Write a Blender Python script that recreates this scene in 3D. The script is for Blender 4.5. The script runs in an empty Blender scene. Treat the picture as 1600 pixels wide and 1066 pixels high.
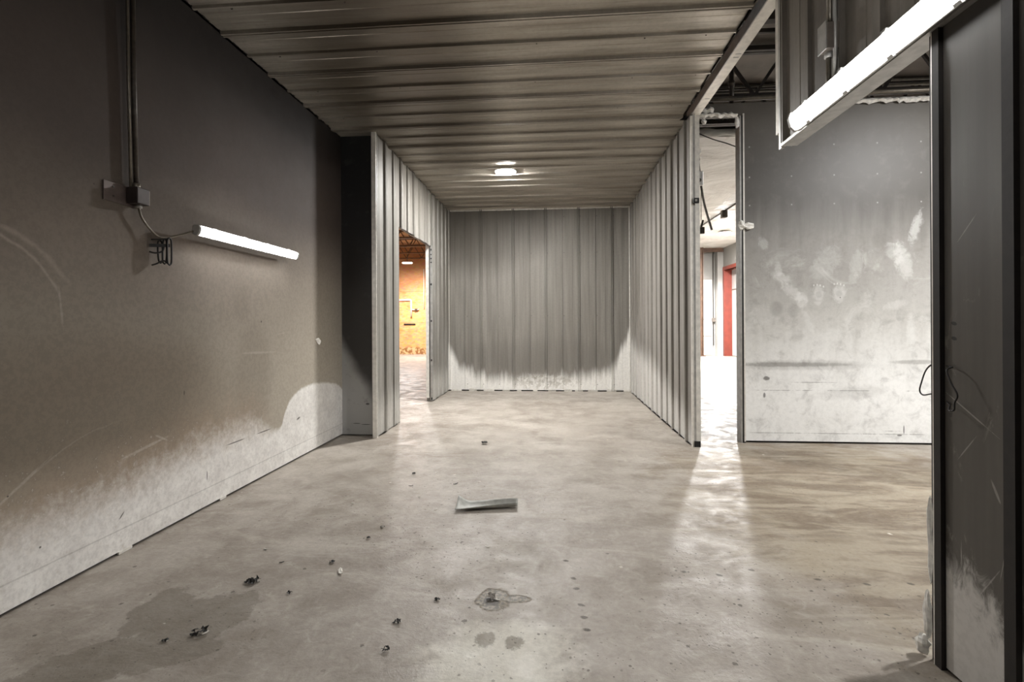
import bpy, bmesh, math, random
from mathutils import Matrix, Vector
random.seed(7)
S = bpy.context.scene
C = S.collection

# ------------------------------------------------------------------ camera
F, YAW, ROLL, V0, EYE = 781.4, 0.0813, -0.0053, 504.6, 1.2
cy, sy = math.cos(YAW), math.sin(YAW)
fw = Vector((-sy, cy, 0)); rt = Vector((cy, sy, 0)); up = rt.cross(fw)
r2 = rt*math.cos(ROLL) + up*math.sin(ROLL)
u2 = -rt*math.sin(ROLL) + up*math.cos(ROLL)
cd = bpy.data.cameras.new('camera'); cam = bpy.data.objects.new('camera', cd); C.objects.link(cam)
cd.sensor_width = 36; cd.lens = 36*F/1600; cd.shift_y = -(533-V0)/1600; cd.clip_start = .05
M = Matrix.Identity(4)
for i in range(3):
    M[i][0] = r2[i]; M[i][1] = u2[i]; M[i][2] = -fw[i]
M.translation = (0, 0, EYE)
cam.matrix_world = M
S.camera = cam

# ------------------------------------------------------------------ light levels, world, exposure
CAN_MAIN = 900.0      # round ceiling light of this room
FILL_BEHIND = 92.0    # unseen light added behind the camera to lift the front floor
TUBE_WALL = 30.0
TUBE_HEAD = 15.0
CAN_RIGHT = 3200.0
CAN_RIGHT_NEAR = 420.0
CAN_LEFT_NEAR = 800.0
FILL_BAY = 900.0  # unseen light added in the side bay to brighten its wall
CAN_LEFT = 1000.0
w = bpy.data.worlds.new('world'); S.world = w; w.use_nodes = True
w.node_tree.nodes['Background'].inputs[0].default_value = (.9, .93, 1, 1)
w.node_tree.nodes['Background'].inputs[1].default_value = .05
S.view_settings.view_transform = 'Standard'; S.view_settings.look = 'None'
S.view_settings.gamma = 1; S.view_settings.use_curve_mapping = False
S.view_settings.exposure = 0.38

# ------------------------------------------------------------------ dimensions of the place
XW, XL, XR, XC = -2.26, -1.85, 1.336, 1.27      # left wall, left partition, right partition, ceiling edge
YB, YF, YE, H = 8.77, 5.13, 5.11, 3.21          # back wall, wall of the side bay, partition end, ceiling
YN = -2.6                                        # wall behind the camera
XFAR = 6.0; YFAR = 18.5; XLFT = -9.0; YLFT = 19.0; DECK = 4.2

# ------------------------------------------------------------------ node helper
class G:
    """small expression builder over shader nodes"""
    def __init__(s, name):
        s.m = bpy.data.materials.new(name); s.m.use_nodes = True
        s.t = s.m.node_tree; s.n = s.t.nodes; s.b = s.n['Principled BSDF']
        geo = s.n.new('ShaderNodeTexCoord'); s.vec = geo.outputs['Object']
        sep = s.n.new('ShaderNodeSeparateXYZ'); s.t.links.new(s.vec, sep.inputs[0])
        s.x, s.y, s.z = [V(s, o) for o in sep.outputs]
    def put(s, sock, v):
        if isinstance(v, V): s.t.links.new(v.s, sock)
        elif isinstance(v, (tuple, list)): sock.default_value = (*v, 1) if len(v) == 3 and sock.type == 'RGBA' else v
        else: sock.default_value = v
    def math(s, op, *a, clamp=False):
        n = s.n.new('ShaderNodeMath'); n.operation = op; n.use_clamp = clamp
        for i, v in enumerate(a): s.put(n.inputs[i], v)
        return V(s, n.outputs[0])
    def scaled(s, sx, sy_, sz, off=(0, 0, 0)):
        n = s.n.new('ShaderNodeMapping'); s.t.links.new(s.vec, n.inputs['Vector'])
        n.inputs['Scale'].default_value = (sx, sy_, sz); n.inputs['Location'].default_value = off
        return V(s, n.outputs[0])
    def noise(s, scale, detail=3, vec=None, rough=.55, dist=0):
        n = s.n.new('ShaderNodeTexNoise'); s.t.links.new((vec.s if vec else s.vec), n.inputs['Vector'])
        n.inputs['Scale'].default_value = scale; n.inputs['Detail'].default_value = detail
        n.inputs['Roughness'].default_value = rough; n.inputs['Distortion'].default_value = dist
        return V(s, n.outputs[0])
    def vor(s, scale, vec=None, feature='F1', out=0):
        n = s.n.new('ShaderNodeTexVoronoi'); n.feature = feature
        s.t.links.new((vec.s if vec else s.vec), n.inputs['Vector']); n.inputs['Scale'].default_value = scale
        return V(s, n.outputs[out])
    def ss(s, x, a, b, lo=0., hi=1., kind='SMOOTHSTEP'):
        n = s.n.new('ShaderNodeMapRange'); n.interpolation_type = kind; n.clamp = True
        s.put(n.inputs[0], x); s.put(n.inputs[1], a); s.put(n.inputs[2], b); s.put(n.inputs[3], lo); s.put(n.inputs[4], hi)
        return V(s, n.outputs[0])
    def mix(s, f, a, b):
        n = s.n.new('ShaderNodeMix'); n.data_type = 'RGBA'
        s.put(n.inputs[0], f); s.put(n.inputs[6], a); s.put(n.inputs[7], b)
        return V(s, n.outputs[2])
    def mul(s, a, b):
        n = s.n.new('ShaderNodeMix'); n.data_type = 'RGBA'; n.blend_type = 'MULTIPLY'; n.inputs[0].default_value = 1
        s.put(n.inputs[6], a)
        if isinstance(b, V): s.t.links.new(b.s, n.inputs[7])
        else: s.put(n.inputs[7], b)
        return V(s, n.outputs[2])
    def spot(s, p, q, cp, cq, rp, rq, ang=0, soft=.5, wob=None):
        """soft edged ellipse in the (p,q) plane; wob = noise added to the radius"""
        dp, dq = p-cp, q-cq
        if ang:
            c, n = math.cos(ang), math.sin(ang)
            dp, dq = dp*c+dq*n, dq*c-dp*n
        d = (dp*(1/rp)).pow2()+(dq*(1/rq)).pow2()
        if wob is not None: d = d+wob
        return s.ss(d, 1+soft, 1-soft, 0, 1)
    def curve(s, x, pts, lo, hi, vlo=0., vhi=1.):
        """piecewise profile of one coordinate (a tide line of soot)"""
        n = s.n.new('ShaderNodeFloatCurve'); cm = n.mapping; c = cm.curves[0]
        q = [((a-lo)/(hi-lo), (b-vlo)/(vhi-vlo)) for a, b in pts]
        c.points[0].location = q[0]; c.points[1].location = q[-1]
        for a in q[1:-1]: c.points.new(*a)
        cm.update()
        s.put(n.inputs['Value'], s.ss(x, lo, hi, kind='LINEAR'))
        return V(s, n.outputs[0])*(vhi-vlo)+vlo
    def done(s, col=None, rough=None, metal=0., bump=None, bstr=.2, bdist=.01, spec=.5, coat=None, emit=None, estr=0):
        if col is not None: s.put(s.b.inputs['Base Color'], col)
        if rough is not None: s.put(s.b.inputs['Roughness'], rough)
        s.put(s.b.inputs['Metallic'], metal); s.put(s.b.inputs['Specular IOR Level'], spec)
        if emit is not None:
            s.put(s.b.inputs['Emission Color'], emit); s.b.inputs['Emission Strength'].default_value = estr
        if bump is not None:
            n = s.n.new('ShaderNodeBump'); s.put(n.inputs['Height'], bump)
            n.inputs['Strength'].default_value = bstr; n.inputs['Distance'].default_value = bdist
            s.t.links.new(n.outputs[0], s.b.inputs['Normal'])
        return s.m

class V:
    def __init__(s, g, sock): s.g = g; s.s = sock
    def __add__(s, o): return s.g.math('ADD', s, o)
    def __radd__(s, o): return s.g.math('ADD', o, s)
    def __sub__(s, o): return s.g.math('SUBTRACT', s, o)
    def __rsub__(s, o): return s.g.math('SUBTRACT', o, s)
    def __mul__(s, o): return s.g.math('MULTIPLY', s, o)
    def __rmul__(s, o): return s.g.math('MULTIPLY', o, s)
    def pow2(s): return s.g.math('MULTIPLY', s, s)
    def max(s, o): return s.g.math('MAXIMUM', s, o)
    def min(s, o): return s.g.math('MINIMUM', s, o)
    def abs(s): return s.g.math('ABSOLUTE', s)
    def clip(s): return s.g.math('ADD', s, 0., clamp=True)

def hx(r, g, b):
    f = lambda c: (c/255/12.92) if c/255 <= .04045 else ((c/255+.055)/1.055)**2.4
    return (f(r), f(g), f(b))

# ------------------------------------------------------------------ materials
def m_plain(name, col, rough=.5, metal=0., var=.25, scale=14., spec=.5):
    g = G(name); n = g.noise(scale, 4)
    c = g.mix(g.ss(n, .3, .7), tuple(v*(1-var) for v in col), tuple(min(1, v*(1+var)) for v in col))
    return g.done(c, rough, metal, bump=g.noise(scale*4, 2), bstr=.08, bdist=.003, spec=spec)

def m_emit(name, col, strength):
    g = G(name); return g.done((.9, .9, .9), .4, emit=col, estr=strength)

def m_floor():
    g = G('concrete_floor'); x, y = g.x, g.y
    big = g.noise(.8, 4, dist=.6); mid = g.noise(3.2, 6, rough=.62, dist=.4); fine = g.noise(38, 5, rough=.7)
    sweep = g.noise(1.6, 7, g.scaled(.7, 2.6, 1, (3, 1, 0)), rough=.66, dist=1.1)
    c = g.mix(g.ss(big, .35, .65), hx(146, 137, 127), hx(166, 158, 148))
    mm = g.noise(11, 8, rough=.72, dist=.8)
    c = g.mix(g.ss(mm, .5, .72)*.5, c, hx(192, 186, 176)); c = g.mix(g.ss(mm, .5, .3)*.45, c, hx(118, 109, 97))
    c = g.mix(g.ss(mid, .42, .72)*.55, c, hx(184, 177, 168))
    c = g.mix(g.ss(mid, .5, .28)*.5, c, hx(126, 116, 104))
    c = g.mix(g.ss(sweep, .52, .68)*.45, c, hx(190, 183, 173))
    # browner, trowelled area in the side bay
    side = g.spot(x, y, 2.3, 3.3, 1.35, 1.9, 0, .6, (mid-.5)*1.6)
    c = g.mix(side*.85, c, g.mix(g.ss(sweep, .42, .6), hx(112, 96, 76), hx(156, 144, 124)))
    # old damp stain front left
    wob = (g.noise(5.5, 6, rough=.65)-.5)*3.2
    wet = g.spot(x, y, -1.44, 1.90, .17, .24, -.55, .12, wob).max(g.spot(x, y, -1.66, 1.98, .10, .20, .3, .12, wob)).max(
        g.spot(x, y, -1.60, 1.66, .27, .13, .5, .12, wob)).max(g.spot(x, y, -1.36, 1.72, .13, .06, .5, .15, wob))
    c = g.mix(wet*.6, c, hx(112, 104, 92))
    # patched round hole; pale mortar splash, painted stronger where the ceiling light reflects
    hw = (g.noise(16, 6, rough=.75)-.5)*2.4
    drain = g.spot(x, y, -.262, 2.155, .072, .085, 0, .25, hw).max(g.spot(x, y, -.165, 2.165, .06, .03, .1, .3, hw))
    ring = g.spot(x, y, -.27, 2.14, .036, .03, 0, .3, hw)
    pale = g.spot(x, y, -.2, 1.77, .26, .22, .2, .8, (g.noise(6, 6, rough=.7)-.5)*4)
    c = g.mix(pale*.8, c, hx(214, 210, 198))
    hv = (g.noise(22, 6, rough=.75)-.5)*4
    c = g.mix(g.spot(x, y, -.26, 1.88, .035, .05, 0, .4, hv).max(g.spot(x, y, -.15, 1.87, .035, .04, .4, .4, hv))*.8, c, hx(130, 122, 108))
    c = g.mix(drain*.9, c, g.mix(g.ss(g.noise(60, 4), .4, .6), hx(84, 77, 66), hx(140, 131, 114)))
    c = g.mix(ring*.8, c, hx(70, 66, 60))
    # traffic marks, pits and drips
    def specks(scale, thr, dens, seed):
        v = g.scaled(1, 1, 1, (seed, seed*.37, 0))
        n = g.n.new('ShaderNodeTexVoronoi'); g.t.links.new(v.s, n.inputs['Vector']); n.inputs['Scale'].default_value = scale
        sep = g.n.new('ShaderNodeSeparateColor'); g.t.links.new(n.outputs['Color'], sep.inputs[0])
        d = V(g, n.outputs['Distance'])+(g.noise(scale*2.6, 4, rough=.7)-.5)*.5
        return g.ss(d, thr, thr*.55)*g.ss(V(g, sep.outputs[0]), 1-dens, 1-dens+.02)
    reg = g.ss(g.noise(.9, 2, g.scaled(1, 1, 1, (9, 4, 0))), .38, .6)
    near = g.ss(y, 4.6, 2.4)*.7+.3
    wet = wet
    sp = (specks(34, .24, .2, 3)*reg).max(specks(14, .13, .16, 11)*near).max(specks(70, .28, .16, 5)*reg*near)
    c = g.mix(sp*.75, c, hx(74, 66, 56))
    lt = specks(9, .10, .06, 21)
    c = g.mix(lt*.8, c, hx(222, 216, 204))
    # row of dark drips
    dv = (g.noise(45, 5, rough=.75)-.5)*3.5
    for px, py in ((.06, 2.53), (.09, 2.36), (.10, 2.27), (.115, 2.14), (.12, 2.05), (.125, 1.97), (.95, 2.5), (.62, 2.46), (.78, 2.44), (1.22, 2.43), (1.42, 2.4), (1.62, 2.42)):
        c = g.mix(g.spot(x, y, px, py, .015, .010, random.uniform(-.5, .3), .7, dv)*.8, c, hx(66, 58, 48))
    c = g.mix(g.ss(fine, .35, .65)*.3, c, g.mul(c, (.62, .61, .6)))
    r = g.ss(g.noise(5, 6, rough=.7, dist=.5), .3, .7, .34, .66)
    r = r+wet*(-.02)+side*.05
    bump = mid*.35+mm*.5+fine*.4+sweep*.5-sp*.6-drain*.9
    return g.done(c, r, bump=bump, bstr=.4, bdist=.015, spec=.5)

def m_left():
    g = G('sooty_wall_panel_left'); y, z = g.y, g.z
    n1 = g.noise(1.3, 4, g.scaled(1, 1, 1)); n2 = g.noise(7, 6, rough=.65); n3 = g.noise(40, 4, rough=.7)
    zz = z+(n1-.5)*.35
    c = g.mix(g.ss(zz, .5, 1.75), hx(166, 158, 145), hx(124, 114, 104))
    c = g.mix(g.ss(zz, 1.5, 2.25), c, hx(74, 65, 60))
    c = g.mix(g.ss(zz, 2.2, 3.2), c, hx(33, 29, 28))
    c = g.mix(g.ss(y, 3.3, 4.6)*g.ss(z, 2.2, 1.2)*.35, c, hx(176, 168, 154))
    # dirtier low band nearer the camera, greasy plume beside the pale dome
    c = g.mix(g.spot(y, z, 2.45, .72, .95, .42, -.05, .8, (n1-.5)*1.2)*.55, c, hx(112, 98, 82))
    c = g.mix(g.spot(y, z, 3.62, .78, .22, .42, 0, .8, (n2-.5)*1.4)*.32, c, hx(112, 102, 90))
    c = g.mix(g.spot(y, z, 3.48, 1.36, .09, .13, 0, .8, (n2-.5)*1.2)*.25, c, hx(112, 102, 90))
    c = g.mix(g.spot(y, z, 3.933, 3.09, .08, .035, 0, .7, (n2-.5))*.7, c, hx(22, 15, 14))
    # pale washed foot of the wall
    line = g.curve(y, [(-2.6, .30), (1.4, .32), (2.0, .30), (2.62, .33), (3.0, .38), (3.6, .40), (3.95, .33), (4.05, .44), (4.22, .58), (4.45, .63), (4.75, .62), (5.2, .5)], -2.6, 5.2)
    soft = g.ss(y, 3.6, 4.0, .17, .018)
    n4 = g.noise(19, 7, rough=.75)
    d = z-line+((n2-.5)*1.4+(n4-.5)*1.8)*soft
    clean = g.ss(d, soft, soft*-.8)
    c = g.mix(g.ss(z-line+(n2-.5)*.4, .42, 0)*.45*g.ss(y, 4.0, 3.5), c, hx(164, 142, 122))
    c = g.mix(clean*.93, c, g.mix(g.ss(n2, .35, .65), hx(224, 221, 217), hx(238, 236, 232)))
    # gritty white flecks through the soot above the tide line
    fl = g.ss(n3, .60, .70)*g.ss(z, .95, .3)*g.ss(y, 4.0, 2.6)
    c = g.mix(fl*.7, c, hx(214, 206, 196))
    # swept scratch arcs and scrapes
    for cy_, cz, r0, wd, a, lo in ((1.72, 1.16, .44, .012, .30, 1.3), (1.74, 1.13, .50, .02, .22, 1.36), (2.5, -.2, .9, .006, .3, .5)):
        rr = g.math('SQRT', (y-cy_).pow2()+(z-cz).pow2())+(n2-.5)*.03
        c = g.mix(g.ss((rr-r0).abs(), wd, 0)*g.ss(z, lo, lo+.08)*g.ss(y, 2.6, 2.1)*a, c, hx(190, 180, 168))
    for cy_, cz, ry, rz, an, a in ((2.13, 1.28, .006, .08, .1, .3), (2.62, .52, .13, .008, .15, .5), (2.72, .545, .05, .006, -.5, .5), (3.7, .98, .22, .008, -.03, .25), (1.95, .52, .13, .006, .6, .4), (4.0, 1.12, .1, .006, .1, .2)):
        c = g.mix(g.spot(y, z, cy_, cz, ry, rz, an, .8, (n4-.5)*5)*(a*.8), c, hx(200, 190, 178))
    for cy_, cz, ry, rz, an in ((2.45, .2, .022, .004, .8), (3.4, .36, .10, .004, 0), (3.75, .36, .09, .004, 0), (4.28, .36, .03, .008, .2), (3.72, 1.22, .008, .008, 0), (4.54, 2.31, .009, .012, 0), (2.03, .22, .005, .005, 0), (1.9, .49, .004, .004, 0), (2.3, 1.9, .004, .004, 0), (3.1, .21, .004, .03, 0), (2.9, .78, .004, .015, 0)):
        c = g.mix(g.spot(y, z, cy_, cz, ry, rz, an, .5, (n3-.5)*1.6)*.8, c, hx(60, 54, 48))
    seam = g.ss((z-.128).abs(), .006, .001)
    c = g.mix(seam*.25, c, hx(70, 66, 62))
    c = g.mix(g.ss(n3, .4, .62)*.14, c, hx(50, 44, 40))
    return g.done(c, g.ss(n2, .3, .7, .72, .78), bump=n2*.25+n3*.2-seam, bstr=.12, bdist=.004, spec=.3)

def m_niche():
    g = G('sooty_niche_panel'); x, z = g.x, g.z
    n1 = g.noise(2.4, 5); n2 = g.noise(9, 6, rough=.65)
    line = g.curve(x, [(-2.3, 1.1), (-2.2, .95), (-2.1, .75), (-1.95, .5), (-1.8, .42)], -2.3, -1.8, 0, 1.2)
    c = g.mix(g.ss(z, 1.2, 3.0), hx(58, 56, 55), hx(34, 34, 36))
    c = g.mix(g.ss(z-line+(n1-.5)*.3, .1, -.22)*.85, c, hx(176, 176, 174))
    c = g.mix(g.ss(n2, .55, .7)*.3, c, hx(80, 78, 76))
    for cx, cz, rx, rz in ((-1.98, .34, .02, .01), (-2.1, .13, .04, .004), (-2.0, .12, .05, .004)):
        c = g.mix(g.spot(x, z, cx, cz, rx, rz, 0, .5)*.8, c, hx(34, 32, 30))
    return g.done(c, .5, bump=n2, bstr=.1, bdist=.004)

def m_bay():
    g = G('sooty_wall_panel_bay'); x, z = g.x, g.z
    n1 = g.noise(1.4, 5, dist=.5); n2 = g.noise(7, 6, rough=.68, dist=.4); n3 = g.noise(34, 4, rough=.7)
    run = g.noise(3, 5, g.scaled(3.2, 1, .35), rough=.6)
    zz = z+(n1-.5)*.28+(run-.5)*.35
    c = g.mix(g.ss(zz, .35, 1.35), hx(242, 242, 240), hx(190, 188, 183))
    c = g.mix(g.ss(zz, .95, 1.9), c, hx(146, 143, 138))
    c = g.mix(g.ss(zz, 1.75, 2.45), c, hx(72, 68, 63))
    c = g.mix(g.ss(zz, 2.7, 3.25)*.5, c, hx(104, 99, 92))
    c = g.mix(g.ss(n2, .48, .7)*.3, c, hx(104, 100, 94))
    c = g.mix(g.ss(g.noise(2.2, 7, rough=.72, dist=1.0), .5, .7)*g.ss(z, 2.2, 1.6)*.35, c, hx(222, 221, 217))
    wb = (g.noise(13, 7, rough=.75, dist=.6)-.5)*5.0
    pale = ((2.25, 1.62, .10, .05, -.5, .75), (2.34, 1.50, .15, .05, -.75, .7), (2.44, 1.41, .05, .08, .2, .8), (2.22, 1.72, .03, .07, .2, .6), (2.08, 1.97, .04, .06, .4, .55),
            (2.60, 1.46, .05, .085, .1, .75), (2.79, 1.47, .06, .075, -.1, .8), (2.66, 1.76, .11, .17, -.7, .35), (2.95, 1.75, .05, .16, -.2, .35), (2.72, 1.05, .12, .06, .2, .5), (2.68, .9, .06, .1, -.3, .4),
            (3.50, 2.10, .045, .15, -.3, .75), (3.38, 1.78, .07, .16, .25, .75), (3.30, 1.86, .06, .12, .5, .5), (3.45, 1.08, .04, .17, 0, .75), (3.3, 1.35, .1, .04, .3, .5), (2.3, .95, .18, .05, 0, .35), (2.5, 1.2, .03, .12, .4, .5), (3.56, 1.22, .05, .03, .2, .5), (2.1, 1.25, .13, .1, 0, .35))
    for cx, cz, rx, rz, an, a in pale:
        c = g.mix(g.spot(x, z, cx, cz, rx, rz, an, .7, wb)*(a*.45), c, hx(224, 224, 221))
    # palm prints
    for cx, cz in ((2.60, 1.46), (2.79, 1.47)):
        c = g.mix(g.spot(x, z, cx, cz, .028, .032, 0, .6, wb*.3)*.35, c, hx(150, 148, 144))
        for k in range(4):
            c = g.mix(g.spot(x, z, cx-.045+k*.03, cz+.085+.012*math.sin(k+.6), .006, .010, 0, .8, wb*.5)*.55, c, hx(230, 230, 227))
    dark = ((2.30, .775, .52, .022, 0, .5), (3.5, .80, .22, .02, 0, .4), (2.45, .77, .6, .045, 0, .25), (2.2, 1.32, .06, .07, 0, .3), (2.36, 1.31, .05, .06, 0, .22), (3.16, 2.0, .07, .1, 0, .25), (2.9, .5, .3, .06, .1, .15))
    for cx, cz, rx, rz, an, a in dark:
        c = g.mix(g.spot(x, z, cx, cz, rx, rz, an, .8, wb*.5)*a, c, hx(96, 92, 86))
    for cz, x0, x1 in ((.52, 1.95, 3.15), (.52, 3.3, 3.6), (.60, 2.3, 2.8), (.10, 1.9, 3.6), (.13, 3.15, 3.4)):
        c = g.mix(g.ss((z-cz).abs(), .006, .001)*g.ss(x, x0, x0+.1)*g.ss(x, x1, x1-.1)*g.ss(n2, .4, .55)*.5, c, hx(86, 82, 78))
    for cx, cz, rx, rz in ((2.1, .64, .03, .02), (2.08, .47, .012, .025), (3.38, .15, .006, .04), (3.34, .09, .02, .008), (2.8, 1.43, .006, .006)):
        c = g.mix(g.spot(x, z, cx, cz, rx, rz, 0, .5, wb*.6)*.75, c, hx(60, 56, 52))
    # screw heads in rows
    fx = g.math('FRACT', (x-.15)*(1/.4)); fx = (fx-.5).abs()*.4
    for cz in (2.35, 2.63, 2.93):
        q = g.math('SQRT', (fx-.2+.2).pow2()+(z-cz).pow2())
        c = g.mix(g.ss(q, .010, .005)*.6, c, hx(170, 168, 164))
    c = g.mix(g.ss(n3, .42, .62)*.07, c, hx(80, 76, 72))
    return g.done(c, .5, bump=n2*.3+n3*.2, bstr=.14, bdist=.004)

def m_sheet(name, kind):
    """ribbed steel sheet; kind picks the axis and the shape of the soot line"""
    g = G(name); x, y, z = g.x, g.y, g.z
    n1 = g.noise(1.1, 4); n3 = g.noise(30, 4, rough=.7)
    if kind == 'ceiling':
        st = g.noise(2.2, 5, g.scaled(.35, 3.4, 1), rough=.6); st2 = g.noise(8, 4, g.scaled(.25, 4, 1))
        c = g.mix(g.ss(st, .3, .7), hx(158, 151, 139), hx(200, 194, 183))
        c = g.mix(g.ss(st2, .5, .7)*.4, c, hx(120, 111, 98))
        c = g.mix(g.spot(x, y, -1.22, 3.9, .72, 2.3, .12, .9, (n1-.5)*1.4)*.85, c, hx(84, 74, 61))
        c = g.mix(g.spot(x, y, .15, 3.3, .5, 2.4, 0, .9, (n1-.5)*1.4)*.3, c, hx(120, 112, 100))
        wave = g.noise(1.3, 2, g.scaled(.5, 2.2, 1))
    else:
        h = {'back': x, 'left': y, 'right': y, 'header': y, 'pier': y}[kind]
        stv = {'back': (5.5, 1, .28)}.get(kind, (1, 5.5, .28))
        st = g.noise(2.6, 5, g.scaled(*stv), rough=.6)
        wave = g.noise(1.2, 2, g.scaled(stv[0]*.3, stv[1]*.3, .7))
        if kind == 'back':
            c = g.mix(g.ss(st, .3, .7), hx(112, 108, 101), hx(134, 130, 123))
            c = g.mix(g.spot(x, z, -1.2, 2.95, 1.1, .75, .25, .9, (n1-.5)*1.2)*.8, c, hx(72, 66, 57))
            c = g.mix(g.spot(x, z, .1, 1.6, 1.0, 1.1, 0, .9, (n1-.5)*1.2)*.30, c, hx(112, 107, 99))
            c = g.mix(g.spot(x, z, -.2, .62, 1.35, .28, 0, .9, (st-.5)*1.6)*.42, c, hx(104, 100, 94))
            line = g.curve(x, [(-1.9, .95), (-1.8, .7), (-1.6, .40), (-1.1, .24), (-.3, .22), (.4, .25), (.8, .31), (1.05, .46), (1.2, .75), (1.36, 1.1)], -1.9, 1.36, 0, 1.3)
            c = g.mix(g.ss(z-line+(st-.5)*.5, .14, -.14)*.95, c, hx(234, 232, 227))
            scuff = g.spot(x, z, -.15, .16, .55, .13, 0, .5, (g.noise(9, 6, rough=.7)-.5)*3)
            c = g.mix(scuff*.45, c, g.mix(g.ss(g.noise(16, 6, rough=.7), .4, .6), hx(150, 143, 130), hx(240, 238, 234)))
        elif kind == 'left':
            c = g.mix(g.ss(st, .3, .7), hx(112, 109, 103), hx(142, 139, 133))
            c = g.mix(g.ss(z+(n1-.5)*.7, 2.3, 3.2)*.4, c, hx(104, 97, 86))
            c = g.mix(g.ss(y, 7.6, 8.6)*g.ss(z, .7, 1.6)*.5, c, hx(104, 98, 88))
            c = g.mix(g.ss(z-.4+(st-.5)*.7, .15, -.25)*.5, c, hx(214, 212, 206))
        elif kind == 'right':
            c = g.mix(g.ss(st, .3, .7), hx(116, 112, 106), hx(148, 144, 138))
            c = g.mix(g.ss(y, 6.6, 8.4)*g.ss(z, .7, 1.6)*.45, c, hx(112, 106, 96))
            line = g.curve(y, [(4.9, .25), (5.8, .45), (7, .75), (8.0, .8), (8.77, 1.0)], 4.9, 8.77, 0, 1.3)
            c = g.mix(g.ss(z-line+(st-.5)*.6, .12, -.25)*.6, c, hx(222, 220, 215))
        elif kind == 'header':
            c = g.mix(g.ss(st, .3, .7), hx(112, 106, 98), hx(138, 132, 124))
            c = g.mix(g.spot(y, z, 2.55, 2.6, .16, .3, 0, .9, (n1-.5))*.6, c, hx(66, 60, 56))
            c = g.mix(g.ss(z, 2.5, 3.2)*.35, c, hx(84, 79, 74))
        else:
            n2 = g.noise(10, 7, g.scaled(1, 1.6, .7), rough=.72, dist=.8)
            c = g.mix(g.ss(st, .3, .7), hx(76, 72, 67), hx(88, 84, 78))
            c = g.mix(g.ss(z, 1.3, 2.6)*.75, c, hx(48, 44, 42))
            c = g.mix(g.ss(n2, .60, .72)*g.ss(z, 1.9, 1.0)*.4, c, hx(150, 146, 138))
            c = g.mix(g.ss(z-.36+(y-1.7)*-.5+(n2-.5)*.5, .06, -.10)*.85, c, hx(214, 211, 206))
            for cy_, cz, ry, rz, an in ((1.72, .9, .10, .0025, .5), (1.66, .38, .07, .0022, -1.0), (1.76, .42, .0018, .05, 0), (1.70, .33, .06, .006, .75), (1.73, 1.5, .05, .002, -.8), (1.6, .5, .0018, .08, .2), (1.74, .78, .06, .002, -.9), (1.63, .68, .03, .004, 1.1)):
                c = g.mix(g.spot(y, z, cy_, cz, ry, rz, an, .6, (n2-.5)*4)*.35, c, hx(190, 186, 180))
            for cz in (1.19, 1.14):
                c = g.mix(g.spot(y, z, 1.785, cz, .012, .006, .2, .4)*.95, c, hx(14, 12, 11))
    c = g.mix(g.ss(n3, .42, .62)*.10, c, hx(70, 64, 58))
    return g.done(c, .34 if kind == 'ceiling' else .6 if kind == 'back' else .45, .55 if kind == 'ceiling' else .05, bump=wave*1.0+n3*.015, bstr=.35, bdist=.03, spec=.5)

def m_osb():
    g = G('orange_board_wall'); x, z = g.x, g.z
    n = g.noise(1.6, 6, rough=.65); f = g.vor(9, g.scaled(1, 1, 2.4), out=1)
    c = g.mix(g.ss(n, .35, .65), hx(224, 150, 84), hx(240, 180, 116))
    c = g.mix(.14, c, f)
    c = g.mul(c, (1, .86, .70))
    c = g.mix(g.ss(z, 1.9, 3.0)*.55, c, hx(128, 82, 52))
    c = g.mix(g.ss(z+(n-.5)*.3, .32, .22)*.85, c, g.mix(g.ss(g.noise(7, 4), .45, .55), hx(226, 190, 140), hx(142, 92, 44)))
    for zz in (1.22, 2.44):
        c = g.mix(g.ss((z-zz).abs(), .02, .005)*.3, c, hx(120, 60, 20))
    return g.done(c, .7, bump=n, bstr=.1)

def m_foil():
    g = G('wrinkled_insulation_facing')
    n = g.noise(1.1, 5, dist=1.2, rough=.55); n2 = g.noise(5, 5, dist=1.0)
    c = g.mix(g.ss(n, .3, .7), hx(178, 175, 168), hx(208, 206, 200))
    c = g.mix(g.ss(n2, .62, .74)*.35, c, hx(120, 114, 104))
    return g.done(c, .5, bump=n+n2*.2, bstr=.7, bdist=.12, spec=.4)

def m_white_wall(name, a, b, dirt=.3, soot=0.):
    g = G(name); n = g.noise(1.2, 5, g.scaled(1, 1, .6)); n2 = g.noise(9, 5, rough=.65)
    c = g.mix(g.ss(n, .3, .7), a, b)
    c = g.mix(g.ss(g.z+(n-.5)*1.2, 2.0, 2.9)*soot, c, hx(96, 92, 86))  # greyer upper wall, darkened further by colour to offset the overbright lamp
    c = g.mix(g.ss(n2, .55, .75)*dirt, c, tuple(v*.5 for v in a))
    return g.done(c, .55, bump=n2, bstr=.1)

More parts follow.
